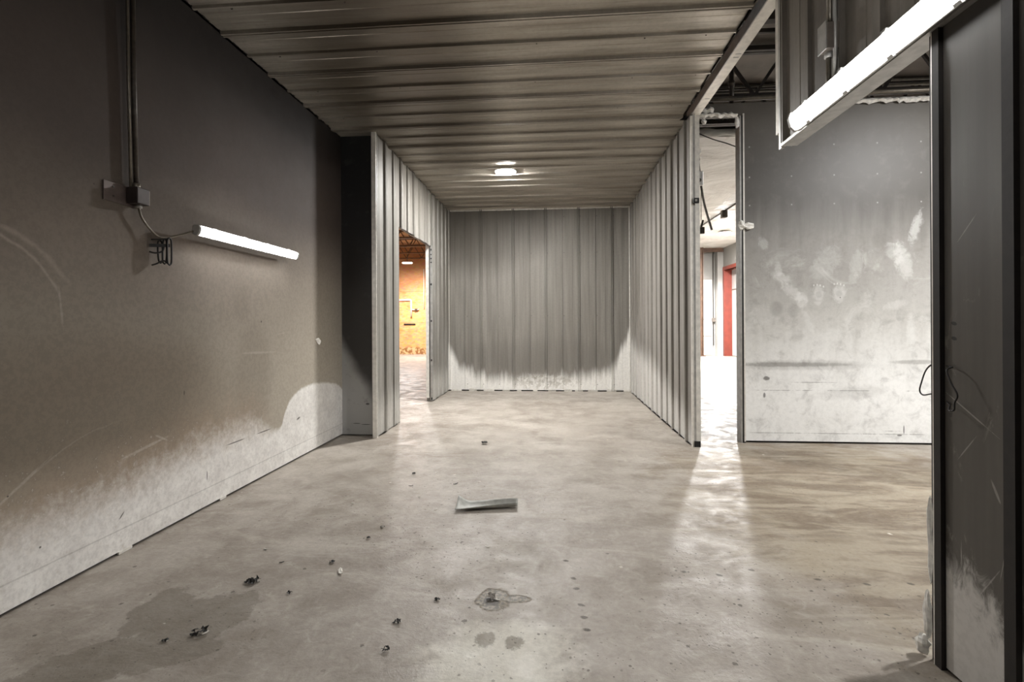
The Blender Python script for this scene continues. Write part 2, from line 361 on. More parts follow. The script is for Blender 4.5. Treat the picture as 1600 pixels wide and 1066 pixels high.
MT = {
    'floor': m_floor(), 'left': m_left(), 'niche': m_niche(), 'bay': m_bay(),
    'ceil': m_sheet('ribbed_ceiling_sheet', 'ceiling'), 'back': m_sheet('ribbed_back_sheet', 'back'),
    'pl': m_sheet('ribbed_left_partition_sheet', 'left'), 'pr': m_sheet('ribbed_right_partition_sheet', 'right'),
    'header': m_sheet('ribbed_header_sheet', 'header'), 'pier': m_sheet('flat_pier_sheet', 'pier'),
    'osb': m_osb(), 'foil': m_foil(),
    'core': m_plain('dark_wall_core', hx(40, 37, 34), .8),
    'deck': m_plain('sooty_roof_deck', hx(112, 104, 96), .6, .1, .2, 3),
    'deck_tan': m_plain('tan_roof_deck', hx(190, 150, 112), .7, 0, .2, 3),
    'joist': m_plain('sooty_joist_steel', hx(50, 45, 41), .6, .2, .3, 9),
    'joist_tan': m_plain('rusty_joist_steel', hx(118, 84, 58), .6, .1, .3, 9),
    'galv': m_plain('galvanised_steel', hx(176, 175, 172), .38, .5, .12, 20),
    'trim': m_plain('pale_steel_trim', hx(226, 223, 216), .4, .2, .10, 22),
    'black_trim': m_plain('sooty_black_trim', hx(25, 20, 17), .62, 0, .35, 26),
    'dark_gap': m_plain('black_gap', hx(16, 14, 13), .8),
    'housing': m_plain('grey_light_housing', hx(168, 166, 162), .45, 0, .08, 20),
    'box': m_plain('grey_metal_box', hx(126, 118, 110), .4, .4, .15, 20),
    'plate': m_plain('sooty_plate', hx(92, 80, 76), .5, .2, .15, 20),
    'box_dark': m_plain('sooty_box', hx(58, 50, 48), .5, .3, .2, 20),
    'black': m_plain('black_soot', hx(20, 18, 17), .55, 0, .4, 60),
    'conduit': m_plain('grey_conduit', hx(120, 114, 104), .35, .6, .15, 30),
    'conduit_dark': m_plain('sooty_conduit', hx(70, 64, 58), .4, .5, .25, 30),
    'cable': m_plain('armoured_cable', hx(132, 128, 122), .5, .3, .35, 60),
    'wire': m_plain('dark_wire', hx(34, 31, 29), .5, 0, .2, 60),
    'fluff': m_plain('pale_torn_insulation', hx(238, 236, 230), .9, 0, .15, 40),
    'strip': m_plain('grey_rubber_strip', hx(168, 168, 162), .55, 0, .15, 30),
    'char': m_plain('charred_flake', hx(24, 22, 21), .6, 0, .5, 90),
    'chip': m_plain('pale_paint_chip', hx(214, 210, 202), .6, 0, .12, 60),
    'ash': m_plain('grey_flake', hx(120, 114, 106), .7, 0, .2, 60),
    'red': m_plain('red_primer_steel', hx(118, 50, 38), .5, 0, .12, 6),
    'rust': m_plain('rusty_post_steel', hx(96, 72, 56), .6, 0, .3, 6),
    'white': m_white_wall('white_far_wall', hx(190, 188, 184), hx(212, 211, 208), .3, .85),
    'door': m_white_wall('white_sectional_door', hx(196, 195, 192), hx(214, 213, 210), .1, .5),
    'plain': m_white_wall('grey_unseen_wall', hx(128, 124, 118), hx(146, 142, 136)),
    'pipe': m_plain('white_pipe', hx(226, 220, 208), .5, 0, .06, 20),
    'screw': m_plain('screw_heads', hx(74, 70, 66), .5, .5, .2, 60),
    'e_main': m_emit('lens_glow_main', (1, .985, .962), CAN_MAIN),
    'e_fill_behind': m_emit('fill_glow_behind', (1, .985, .962), FILL_BEHIND),
    'e_rnear': m_emit('lens_glow_right_near', (1, .99, .975), CAN_RIGHT_NEAR),
    'e_lnear': m_emit('lens_glow_left_near', (1, .99, .975), CAN_LEFT_NEAR),
    'e_fill_bay': m_emit('fill_glow_bay', (1, .99, .975), FILL_BAY),
    'e_tube': m_emit('tube_glow_wall', (1, .99, .975), TUBE_WALL),
    'e_head': m_emit('tube_glow_header', (1, .99, .975), TUBE_HEAD),
    'e_right': m_emit('lens_glow_right', (1, .99, .975), CAN_RIGHT),
    'e_left': m_emit('lens_glow_left', (1, .985, .962), CAN_LEFT),
}

# ------------------------------------------------------------------ mesh helpers
class MB:
    def __init__(s): s.v = []; s.f = []
    def add(s, vs, fs):
        k = len(s.v); s.v += [Vector(a) for a in vs]; s.f += [tuple(i+k for i in f) for f in fs]
        return s
    def box(s, a, b):
        x0, y0, z0 = a; x1, y1, z1 = b
        x0, x1 = sorted((x0, x1)); y0, y1 = sorted((y0, y1)); z0, z1 = sorted((z0, z1))
        return s.add([(x0, y0, z0), (x1, y0, z0), (x1, y1, z0), (x0, y1, z0), (x0, y0, z1), (x1, y0, z1), (x1, y1, z1), (x0, y1, z1)],
                     [(0, 3, 2, 1), (4, 5, 6, 7), (0, 1, 5, 4), (1, 2, 6, 5), (2, 3, 7, 6), (3, 0, 4, 7)])
    def bar(s, p, q, w_, h_, upv=(0, 0, 1)):
        p, q = Vector(p), Vector(q); d = (q-p).normalized(); u = Vector(upv)
        if abs(d.dot(u)) > .98: u = Vector((1, 0, 0))
        a = d.cross(u).normalized(); b = a.cross(d)
        vs = [e+a*(i*w_/2)+b*(j*h_/2) for e in (p, q) for i, j in ((-1, -1), (1, -1), (1, 1), (-1, 1))]
        return s.add(vs, [(0, 1, 2, 3), (7, 6, 5, 4), (0, 4, 5, 1), (1, 5, 6, 2), (2, 6, 7, 3), (3, 7, 4, 0)])
    def tube(s, pts, r, n=10, closed=False):
        pts = [Vector(p) for p in pts]; N = len(pts); vs = []; fs = []; a = None
        for i, p in enumerate(pts):
            if closed: d = pts[(i+1) % N]-pts[i-1]
            else: d = pts[min(i+1, N-1)]-pts[max(i-1, 0)]
            d.normalize()
            if a is None:
                a = d.cross(Vector((0, 0, 1)));
                if a.length < .1: a = d.cross(Vector((1, 0, 0)))
            else: a = a-d*a.dot(d)
            a.normalize(); b = d.cross(a)
            rr = r[i] if isinstance(r, (list, tuple)) else r
            vs += [p+(a*math.cos(t)+b*math.sin(t))*rr for t in (2*math.pi*k/n for k in range(n))]
        for i in range(N if closed else N-1):
            j = (i+1) % N
            for k in range(n): fs.append((i*n+k, i*n+(k+1) % n, j*n+(k+1) % n, j*n+k))
        if not closed: fs += [tuple(range(n-1, -1, -1)), tuple((N-1)*n+k for k in range(n))]
        return s.add(vs, fs)
    def lathe(s, c, prof, n=32):
        c = Vector(c); vs = []; fs = []
        for r, z in prof: vs += [c+Vector((r*math.cos(t), r*math.sin(t), z)) for t in (2*math.pi*k/n for k in range(n))]
        for i in range(len(prof)-1):
            for k in range(n): fs.append((i*n+k, i*n+(k+1) % n, (i+1)*n+(k+1) % n, (i+1)*n+k))
        fs += [tuple(range(n-1, -1, -1)), tuple((len(prof)-1)*n+k for k in range(n))]
        return s.add(vs, fs)
    def prism(s, prof, e0, e1):
        """closed outline (list of 3D points) swept from offset e0 to e1"""
        n = len(prof); e0, e1 = Vector(e0), Vector(e1)
        vs = [Vector(p)+e0 for p in prof]+[Vector(p)+e1 for p in prof]
        return s.add(vs, [tuple(range(n-1, -1, -1)), tuple(range(n, 2*n))]+[(k, (k+1) % n, n+(k+1) % n, n+k) for k in range(n)])
    def build(s, name, mat, parent=None, origin=None, bevel=0, smooth=False, seg=2):
        o0 = Vector(origin) if origin is not None else (Vector(parent.get('_w', (0, 0, 0))) if parent else Vector((0, 0, 0)))
        me = bpy.data.meshes.new(name); me.from_pydata([tuple(v-o0) for v in s.v], [], s.f)
        bm = bmesh.new(); bm.from_mesh(me); bmesh.ops.recalc_face_normals(bm, faces=bm.faces); bm.to_mesh(me); bm.free()
        me.materials.append(MT[mat] if isinstance(mat, str) else mat)
        o = bpy.data.objects.new(name, me); C.objects.link(o)
        if parent:
            o.parent = parent; o.location = o0-Vector(parent.get('_w', (0, 0, 0)))
        else: o.location = o0
        o['_w'] = tuple(o0)
        if smooth:
            for p in me.polygons: p.use_smooth = True
        if bevel:
            b = o.modifiers.new('bevel', 'BEVEL'); b.width = bevel; b.segments = seg; b.limit_method = 'ANGLE'; b.angle_limit = .6
        return o

def empty(name, loc, label, cat, group=None):
    o = bpy.data.objects.new(name, None); C.objects.link(o); o.location = loc; o.empty_display_size = .1
    o['_w'] = tuple(loc); o['label'] = label; o['category'] = cat
    if group: o['group'] = group
    return o
def tag(o, label, cat, group=None):
    o['label'] = label; o['category'] = cat
    if group: o['group'] = group
    return o
def struct(o, label=None, cat='structure'):
    o['kind'] = 'structure'
    if label: o['label'] = label; o['category'] = cat
    return o
def spl(pts, n=8, closed=False):
    """Catmull-Rom through points"""
    P = [Vector(p) for p in pts]; N = len(P); out = []
    for i in range(N if closed else N-1):
        g = (lambda k: P[k % N]) if closed else (lambda k: P[min(max(k, 0), N-1)])
        a, b, c, d = g(i-1), g(i), g(i+1), g(i+2)
        for k in range(n):
            t = k/n
            out.append(.5*((2*b)+(c-a)*t+(2*a-5*b+4*c-d)*t*t+(3*b-a-3*c+d)*t**3))
    if not closed: out.append(P[-1])
    return out

PITCH = .285
def sheet(mb, o, d, length, upv, height, n, phase=0., thick=.004, bump=0., start=0.):
    """ribbed sheet: every second rib is a wide lap rib; start = where this piece begins along the wall"""
    o, d, upv, n = Vector(o), Vector(d), Vector(upv), Vector(n)
    pts = [(start, 0.)]; k = math.floor((start-phase)/PITCH)-1; end = start+length
    while phase+k*PITCH < end+.05:
        c = phase+k*PITCH
        if k % 2 == 0: pr = ((-.026, 0), (-.019, .023), (-.006, .023), (-.003, .007), (.003, .007), (.006, .023), (.019, .023), (.026, 0))
        else: pr = ((-.014, 0), (-.008, .017), (.008, .017), (.014, 0))
        pr = pr+((PITCH*.5-.04, 0), (PITCH*.5-.035, .0025), (PITCH*.5+.035, .0025), (PITCH*.5+.04, 0))
        for a, h_ in pr:
            if start < c+a < end: pts.append((c+a, h_))
        k += 1
    pts.append((end, 0.))
    prof = [o+d*s_+n*h_ for s_, h_ in pts]+[o+d*end-n*thick, o+d*start-n*thick]
    m = len(prof); q = len(pts)
    vs = prof+[p+upv*height for p in prof]
    fs = [(i, (i+1) % m, m+(i+1) % m, m+i) for i in range(m)]
    # caps as a strip down to the back
    for b_ in (0, m):
        back0, back1 = b_+m-1, b_+m-2
        for i in range(q-1):
            fs.append((b_+i, b_+i+1, back1) if i >= q//2 else (b_+i, b_+i+1, back0))
        fs.append((b_+q//2, back1, back0))
    mb.add(vs, fs)
    return pts

def screws(name, parent, pts, n, r=.006):
    mb = MB(); n = Vector(n)
    for p in pts: mb.tube([Vector(p), Vector(p)+n*.006], [r, r*.7], 6)
    return mb

# ------------------------------------------------------------------ the setting
fl = struct(MB().add([(XLFT, YN, 0), (XFAR+.3, YN, 0), (XFAR+.3, YLFT+.2, 0), (XLFT, YLFT+.2, 0)], [(0, 1, 2, 3)]).build('floor', 'floor'))

# left wall: smooth panel hanging a finger above the slab, dark core behind its foot
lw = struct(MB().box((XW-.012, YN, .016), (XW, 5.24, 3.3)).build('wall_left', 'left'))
MB().box((XW-.12, YN, 0), (XW-.022, 5.24, 3.3)).build('wall_core', 'core', lw)
mb = MB(); y = 1.2
while y < 4.6:                                     # frayed lower edge of the panel
    L = random.uniform(.05, .28)
    if random.random() < .3: mb.box((XW-.006, y, 0.002), (XW+.004, y+L, random.uniform(.014, .02)))
    y += L+random.uniform(.02, .3)
mb.build('baseboard_left', 'trim', lw)

nw = struct(MB().box((XW-.02, 5.21, .012), (-1.86, 5.222, H)).build('wall_niche', 'niche'))
MB().box((XW-.02, 5.235, 0), (-1.9, 5.33, H)).build('wall_core', 'core', nw)

# ceiling
mb = MB()
o = (XW, 0, H)
sheet(mb, (XW, 0, H), (0, 1, 0), YE-YN+.0, (1, 0, 0), XC-XW, (0, 0, -1), 3.276-12*PITCH, start=YN)
sheet(mb, (XW, 0, H), (0, 1, 0), .13, (1, 0, 0), XL-.05-XW, (0, 0, -1), 3.276-12*PITCH, start=YE)
sheet(mb, (XL-.05, 0, H), (0, 1, 0), YB-YE, (1, 0, 0), XR-XL+.06, (0, 0, -1), 3.276-12*PITCH, start=YE)
ce = struct(mb.build('ceiling', 'ceil'))
MB().box((XW, YN, H+.006), (XC-.01, YE, H+.05)).box((XW, YE, H+.006), (XL-.05, 5.33, H+.05)).box((XL-.05, YE, H+.006), (XR, YB, H+.05)).build('ceiling_core', 'core', ce)
mb = MB(); sc = []
for k in range(24):
    yy = 3.276-12*PITCH+(k+6)*PITCH+.03
    for xx in (-2.0, -1.27, .62, 1.12, -.1):
        if YN < yy < YB and (yy < YE or xx > XL): sc.append((xx+random.uniform(-.05, .05), yy, H-.002))
for p in sc: mb.tube([Vector(p), Vector(p)-Vector((0, 0, .008))], [.008, .005], 6)
mb.build('screw_head', 'screw', ce)['kind'] = 'stuff'
# torn edge of the ceiling above the left wall
mb = MB(); y = 2.2
while y < 5.0:
    L = random.uniform(.02, .07)
    mb.box((XW, y, H-random.uniform(.001, .007)), (XW+.007, y+L, H+.002)); y += L+random.uniform(.0, .1)
mb.build('ragged_edge', 'black', ce)

# back wall
mb = MB(); sheet(mb, (0, YB, .02), (1, 0, 0), XR-XL, (0, 0, 1), H-.02, (0, -1, 0), .451-4*PITCH, start=XL)
bw = struct(mb.build('wall_back', 'back'))
MB().box((XL-.1, YB+.008, 0), (XR+.1, YB+.09, H)).build('wall_core', 'core', bw)
MB().box((XL, YB-.022, H-.03), (XR, YB-.0, H-.005)).box((XL+.004, YB-.02, 0.02), (XL+.022, YB, H)).box((XR-.022, YB-.02, 0.02), (XR-.004, YB, H)).build('corner_trim', 'trim', bw)
sp = []
for k in range(-7, 6):
    xx = .451+k*PITCH+.033
    if XL < xx < XR:
        for zz in (.12, 1.32, 2.42, 3.05): sp.append((xx, YB, zz))
mb = MB()
for p in sp: mb.tube([Vector(p), Vector(p)-Vector((0, .006, 0))], [.007, .004], 6)
mb.build('screw_head', 'screw', bw)
# torn foot of the back wall
mb = MB(); x = XL+.05
while x < XR-.1:
    L = random.uniform(.05, .2); mb.box((x, YB-.012, .0), (x+L, YB-.003, random.uniform(.022, .05))); x += L+random.uniform(.03, .25)
mb.build('torn_foot', 'trim', bw)

# left partition with its doorway (Y 5.91 .. 7.52, head 2.36)
D0, D1, DH = 5.91, 7.52, 2.37
mb = MB()
ph = 5.4
for a, b, z0, z1 in ((YE, D0, .012, H), (D0, D1, DH, H), (D1+.03, YB, .012, H)):
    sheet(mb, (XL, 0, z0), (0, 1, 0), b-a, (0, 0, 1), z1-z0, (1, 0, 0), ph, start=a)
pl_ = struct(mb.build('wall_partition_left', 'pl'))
mb = MB()
mb.box((XL-.05, YE+.02, 0), (XL-.006, D0-.002, H)).box((XL-.05, D0, DH+.01), (XL-.006, D1, H)).box((XL-.09, D1+.06, 0), (XL-.006, YB+.01, H))
mb.build('wall_core', 'plain', pl_)
# end post, door jamb studs
MB().box((XL-.035, YE-.008, .0), (XL+.006, YE+.004, H)).box((XL-.0, YE-.006, 0), (XL+.012, YE+.03, H)).build('end_trim', 'trim', pl_)
mb = MB().box((XL-.055, D0-.004, 0), (XL+.002, D0+.003, DH)); mb.build('jamb_trim', 'galv', pl_)
t = struct(MB().box((XL-.085, D1, 0.06), (XL-.035, D1+.035, DH+.05)).build('trim_1', 'trim'))
mb = MB()
mb.box((XL-.018, D1-.002, 0.02), (XL+.016, D1+.028, DH+.02)); jm = mb.build('slotted_stud', 'galv', t)
mb = MB()
for zz, hh in ((.03, .035), (.62, .03), (1.22, .03), (1.78, .03), (2.12, .02), (2.18, .02), (2.24, .02), (2.31, .03)):
    mb.box((XL-.008, D1-.005, zz), (XL+.010, D1-.001, zz+hh))
mb.build('stud_slot', 'dark_gap', t)
MB().box((XL-.030, D1-.004, .08), (XL-.024, D1, DH)).build('dark_seam', 'dark_gap', t)

# right partition
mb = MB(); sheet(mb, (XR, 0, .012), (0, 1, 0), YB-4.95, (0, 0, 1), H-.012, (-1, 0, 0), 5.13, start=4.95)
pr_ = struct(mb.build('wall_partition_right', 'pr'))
MB().box((XR+.006, 5.0, 0), (XR+.09, YB, H)).build('wall_core', 'white', pr_)
# end stud (pale channel) with the black bracket at its foot
t = struct(MB().box((XR-.006, 4.925, .0), (XR+.012, 4.95, H-.03)).box((XR+.03, 4.96, 0), (XR+.085, 5.0, H)).build('trim_2', 'trim'))
MB().box((XR+.012, 4.93, .0), (XR+.034, 4.97, H)).build('stud_web', 'galv', t)
MB().box((XR+.012, 4.915, .0), (XR+.07, 4.93, .055)).build('foot_bracket', 'black', t, bevel=.003)

# bay wall facing the room, beyond the side bay
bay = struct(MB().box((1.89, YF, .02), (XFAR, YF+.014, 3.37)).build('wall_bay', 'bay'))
MB().box((1.90, YF+.02, 0), (XFAR, YF+.11, 3.37)).build('wall_core', 'core', bay)
MB().box((XR+.09, YF, 3.24), (1.89, YF+.014, 3.37)).box((XR+.09, YF+.014, 3.26), (1.89, YF+.1, 3.36)).build('door_head', 'bay', bay)
d1 = struct(MB().box((1.852, YF-.012, 0), (1.868, YF+.10, 3.24)).build('door_1', 'galv'))
MB().box((1.868, YF-.012, 0.0), (1.884, YF-.002, 3.24)).build('dark_reveal', 'black_trim', d1)
MB().box((1.884, YF-.014, 0.012), (1.898, YF, 3.26)).build('edge_trim', 'trim', d1)
mb = MB().box((1.86, YF-.006, -.0), (1.90, YF+.0, .02)); mb.build('foot_plate', 'black', d1)

# channel that runs from the partition to the header, bright underside
ch = struct(MB().box((1.345, 2.9, H-.012), (1.425, 5.10, H)).build('trim_3', 'trim'))
MB().box((1.338, 2.9, H-.012), (1.345, 5.10, H+.07)).build('channel_side', 'galv', ch)
mb = MB()
for yy in (3.85, 3.9, 4.6): mb.box((1.37, yy, H-.014), (1.41, yy+.012, H-.012))
mb.build('joint_mark', 'galv', ch)

# header over the side opening
HY, HB = 3.0, 2.21
mb = MB(); sheet(mb, (XR, 0, HB), (0, 1, 0), HY-1.6, (0, 0, 1), 3.6-HB, (-1, 0, 0), 2.42, start=1.6)
hd = struct(mb.build('wall_header_right', 'header'))
MB().box((XR+.004, 1.6, HB+.0), (XR+.07, HY-.0, 3.6)).build('header_core', 'galv', hd)
MB().box((XR-.024, 1.6, HB-.004), (XR+.004, HY, HB+.012)).build('bottom_angle', 'galv', hd)
t = struct(MB().box((XR-.004, HY+.04, 2.31), (XR+.03, HY+.10, 3.6)).build('trim_4', 'trim'))
MB().box((XR-.016, HY, HB-.01), (XR-.0, HY+.035, 3.6)).build('end_channel', 'galv', t)
# pier on the right with black strips
P0 = 1.88
pr2 = struct(MB().box((XR, YN, .012), (XR+.012, P0-.055, 3.6)).build('wall_pier_right', 'pier'))
MB().box((XR+.014, YN, 0), (XR+.075, P0-.01, 3.6)).build('wall_core', 'core', pr2)
t = struct(MB().box((XR-.014, P0-.052, .0), (XR+.006, P0-.022, 3.6)).build('trim_5', 'black_trim'))
MB().box((XR-.014, P0-.022, .0), (XR+.004, P0-.017, 3.6)).build('bright_edge', 'trim', t)
MB().box((XR+.0, P0-.018, .0), (XR+.03, P0+.008, 3.6)).build('jamb_face', 'black_trim', t)
t = struct(MB().box((XR-.018, 1.545, .0), (XR-.001, 1.583, 3.6)).build('trim_6', 'black_trim'))
MB().box((XR-.006, 1.583, .0), (XR-.001, 1.592, 3.6)).build('pale_edge', 'conduit', t)

# shell of the rest of the building
struct(MB().box((XW-.1, YN-.1, 0), (XFAR+.3, YN, DECK)).build('wall_behind', 'plain'))
struct(MB().box((XFAR, YN, 0), (XFAR+.1, YF, DECK)).build('wall_bay_right', 'white'))
rw = struct(MB().box((XFAR, YF, 0), (XFAR+.1, 15.4, 4.3)).box((XFAR, 15.4, 3.0), (XFAR+.1, 18.1, 4.3)).box((XFAR, 18.1, 0), (XFAR+.1, YFAR+.1, 4.3)).build('wall_right_room_side', 'white'))
struct(MB().box((XR+.09, YFAR, 0), (XFAR+.1, YFAR+.1, 4.3)).build('wall_right_room_back', 'white'))
struct(MB().box((XLFT, YLFT, 0), (XR+.1, YLFT+.1, 4.3)).build('wall_left_room_back', 'osb'))
struct(MB().box((XLFT-.1, 5.24, 0), (XLFT, YLFT+.1, 4.3)).build('wall_left_room_side', 'white'))
struct(MB().box((XLFT, 5.24, 0), (XW-.0, 5.34, 4.3)).build('wall_left_room_front', 'white'))
struct(MB().box((XR, YB+.1, 0), (XR+.09, YLFT, 4.3)).build('wall_between_rooms', 'white'))
struct(MB().box((XC, YN, DECK), (XFAR+.1, YFAR+.1, DECK+.06)).build('ceiling_bay_deck', 'deck'))
struct(MB().box((XLFT, 5.24, DECK+.002), (XC-.001, YLFT+.1, DECK+.06)).build('ceiling_left_room_deck', 'deck_tan'))
mb = MB()
mb.box((XR+.09, 7.25, 3.8), (XFAR, YFAR, 3.84))
fc = struct(mb.build('ceiling_right_room', 'foil'))
mb = MB(); pts = [(XR+.09+i*.12, 7.22+.012*math.sin(i*1.7), 3.85+.012*math.sin(i*2.3+1)) for i in range(40)]
mb.tube(pts, [.055+.010*math.sin(i*1.3) for i in range(40)], 12); mb.build('rolled_edge', 'foil', fc, smooth=True)

# ------------------------------------------------------------------ roof joists
def joist(x0, x1, y_, zb, zt, mat, label, group, n, off=0, cat='joist'):
    r = empty('roof_joist', ((x0+x1)/2, y_, zb), label, cat, group)
    MB().box((x0, y_-.05, zt-.05), (x1, y_-.008, zt)).box((x0, y_+.008, zt-.05), (x1, y_+.05, zt)).build('top_chord', mat, r)
    MB().box((x0, y_-.05, zb), (x1, y_-.008, zb+.04)).box((x0, y_+.008, zb), (x1, y_+.05, zb+.04)).build('bottom_chord', mat, r)
    st = (x1-x0)/n
    for k in range(n):
        a = x0+off+k*st
        if a+st > x1+.01: break
        MB().bar((a, y_, zt-.03), (a+st/2, y_, zb+.03), .03, .03, (0, 1, 0)).build('web_bar', mat, r)
        MB().bar((a+st/2, y_, zb+.03), (a+st, y_, zt-.03), .03, .03, (0, 1, 0)).build('web_bar', mat, r)
    return r
# web bottom node seen at x ~2.19
joist(1.35, 5.95, 5.62, 3.62, 4.17, 'joist', 'black sooty open-web roof joist closest behind the top of the bay wall', 'roof joists over the side bay', 7, .84-.329*1)
joist(1.45, 5.95, 6.55, 3.70, 4.17, 'joist', 'sooty roof joist second behind the bay wall top, seen through the first one', 'roof joists over the side bay', 7, .45)
for i, (yy, wt) in enumerate(((14.0, 'topmost and nearest'), (15.5, 'second nearest'), (17.0, 'third and next to the lamp'), (18.4, 'lowest and farthest'))):
    joist(XLFT+.05, XL-.15, yy, 3.62, 4.15, 'joist_tan', 'rusty roof joist, %s of those seen through left doorway' % wt, 'roof joists in the left room', 12, .1*i)
# beams and bridging pipes over the bay
o = MB().box((1.30, 4.98, 4.10), (5.95, 5.06, 4.19)).build('roof_purlin', 'joist', origin=(3.6, 5.0, 4.1)); tag(o, 'black purlin under the deck, upper one seen beside the white channel', 'purlin', 'roof purlins over the side bay')
o = MB().box((1.30, 5.2, 4.10), (5.95, 5.23, 4.14)).build('roof_purlin', 'joist', origin=(3.6, 5.2, 4.1)); tag(o, 'thin dark purlin under the deck, just below the upper purlin', 'purlin', 'roof purlins over the side bay')
for zz, yy, nm in ((3.80, 5.72, 'upper of the two thin pipes crossing the roof joist webs'), (3.745, 5.72, 'lower of the two thin pipes crossing the roof joist webs')):
    o = MB().tube([(1.3, yy, zz), (5.95, yy, zz+.01)], .014, 8).build('sprinkler_pipe', 'conduit', origin=(3.6, yy, zz), smooth=True); tag(o, nm, 'pipe', 'pipes under the roof deck')
o = MB().tube([(1.42, YF-.03, 3.405), (XFAR-.02, YF-.03, 3.42)], .022, 12).build('conduit_pipe', 'conduit', origin=(3, YF-.03, 3.4), smooth=True)
tag(o, 'long grey pipe lying along the top edge of the bay wall', 'pipe')
v = empty('vertical_pipe', (1.80, 5.18, 3.36), 'short dark capped pipe rising behind the top of the tall doorway', 'pipe')
MB().tube([(1.80, 5.18, 3.36), (1.80, 5.18, 3.72)], .022, 10).build('pipe_body', 'conduit_dark', v, smooth=True)
MB().tube([(1.80, 5.18, 3.56), (1.80, 5.18, 3.61)], .03, 10).build('coupling', 'conduit_dark', v, smooth=True)

# ------------------------------------------------------------------ round ceiling lights
def can(loc, glow, label, r=.135, stem=0):
    x, y, z = loc
    e = empty('ceiling_light', loc, label, 'ceiling light', 'round ceiling lights')
    MB().lathe((x, y, z), [(r+.012, 0), (r+.014, -.012), (r+.008, -.024), (r-.004, -.026), (r-.004, -.004)], 40).build('trim_ring', 'trim', e, smooth=True)
    MB().lathe((x, y, z-.018), [(r-.006, 0), (r-.006, -.010), (r*.8, -.016), (r*.3, -.019)], 40).build('lens', glow, e)
    if stem: MB().tube([(x, y, z), (x, y, z+stem)], .012, 8).build('stem', 'conduit', e)
    return e
can((-.608, 6.55, H), 'e_main', 'round glowing ceiling light on the ribbed metal ceiling of this room')
can((-.3, -.2, H), 'e_fill_behind', 'unseen round ceiling light added behind the viewpoint')
can((4.92, 14.75, 3.76), 'e_right', 'round glowing light under the pale wrinkled ceiling beyond the tall doorway', .17, .05)
can((5.6, 6.26, 3.6), 'e_rnear', 'round light high in the right room, hidden beside the tall doorway', .15, .2)
can((-5.02, 17.0, 3.32), 'e_left', 'round glowing light before the orange wall beyond the left doorway', .17, .3)
can((-6.2, 7.0, 3.6), 'e_lnear', 'round light high in the left room, hidden beside the doorway', .15, .5)
can((4.2, 3.1, 3.5), 'e_fill_bay', 'unseen round light added over the side bay, hidden behind the pier', .15, .6)

# ------------------------------------------------------------------ tube lights
def tube_light(name, y0, y1, x, z, side, glow, label, tilt=0., r=.036):
    """side=+1: faces +X.  Housing trough against the wall, half round diffuser in front"""
    s = side
    e = empty(name, (x, (y0+y1)/2, z), label, 'tube light', 'LED tube lights')
    def P(a, b, y): return (x+s*(a*math.cos(tilt)+b*math.sin(tilt)), y, z+(b*math.cos(tilt)-a*math.sin(tilt)))
    k_ = r/.036; hs = [(a*k_, b*k_) for a, b in ((-.035, -.028), (-.035, .028), (-.012, .043), (.006, .047), (.006, -.047), (-.012, -.043))]
    hs_ = MB().prism([P(a, b, y0) for a, b in hs], (0, 0, 0), (0, y1-y0, 0)).build('housing', 'housing', e, bevel=.004)
    df = [(.006+r*math.cos(t)*.85, r*1.12*math.sin(t)) for t in [math.pi*(k/14-.5) for k in range(15)]]
    m = MB(); rows = []
    prof = [(y0+.012, .55), (y0+.020, .85), (y0+.036, 1), (y1-.036, 1), (y1-.020, .85), (y1-.012, .55)]
    vs = []; fs = []; n = len(df)
    for yy, k in prof: vs += [P(.006+(a-.006)*k, b*k, yy) for a, b in df]
    for i in range(len(prof)-1):
        for k in range(n-1): fs.append((i*n+k, i*n+k+1, (i+1)*n+k+1, (i+1)*n+k))
        fs.append((i*n+n-1, i*n, (i+1)*n, (i+1)*n+n-1))
    fs += [tuple(range(n)), tuple((len(prof)-1)*n+k for k in range(n))]
    m.add(vs, fs); m.build('diffuser', glow, e, smooth=True)
    for a, b in ((y0-.008, y0+.012), (y1-.012, y1+.008)):
        MB().prism([P(p*1.04, q*1.04, a) for p, q in hs[:3]+[(a_*k_, b_*k_) for a_, b_ in ((.02, .043), (.034, .02), (.034, -.02), (.02, -.043))]+hs[5:]], (0, 0, 0), (0, b-a, 0)).build('end_cap', 'housing', e, bevel=.004)
    for k in (.12, .38, .62, .88):
        yy = y0+(y1-y0)*k
        MB().prism([P(a, b, yy) for a, b in ((-.005*k_, .046*k_), (.014*k_, .050*k_), (.018*k_, .040*k_), (.012*k_, .044*k_), (-.005*k_, .042*k_))], (0, 0, 0), (0, .03, 0)).build('clip', 'galv', hs_)
        MB().prism([P(a, -b, yy) for a, b in ((-.005*k_, .046*k_), (.014*k_, .050*k_), (.018*k_, .040*k_), (.012*k_, .044*k_), (-.005*k_, .042*k_))], (0, 0, 0), (0, .03, 0)).build('clip', 'galv', hs_)
    return e
tube_light('tube_light', 2.88, 4.06, XW+.10, 1.777, 1, 'e_tube', 'glowing grey-backed tube light mounted low along the dark left wall', .22, .026)
tube_light('tube_light', 1.50, 2.70, XR-.075, 2.235, -1, 'e_head', 'bright tube light along the bottom edge of the header over the side opening', .25, .04)

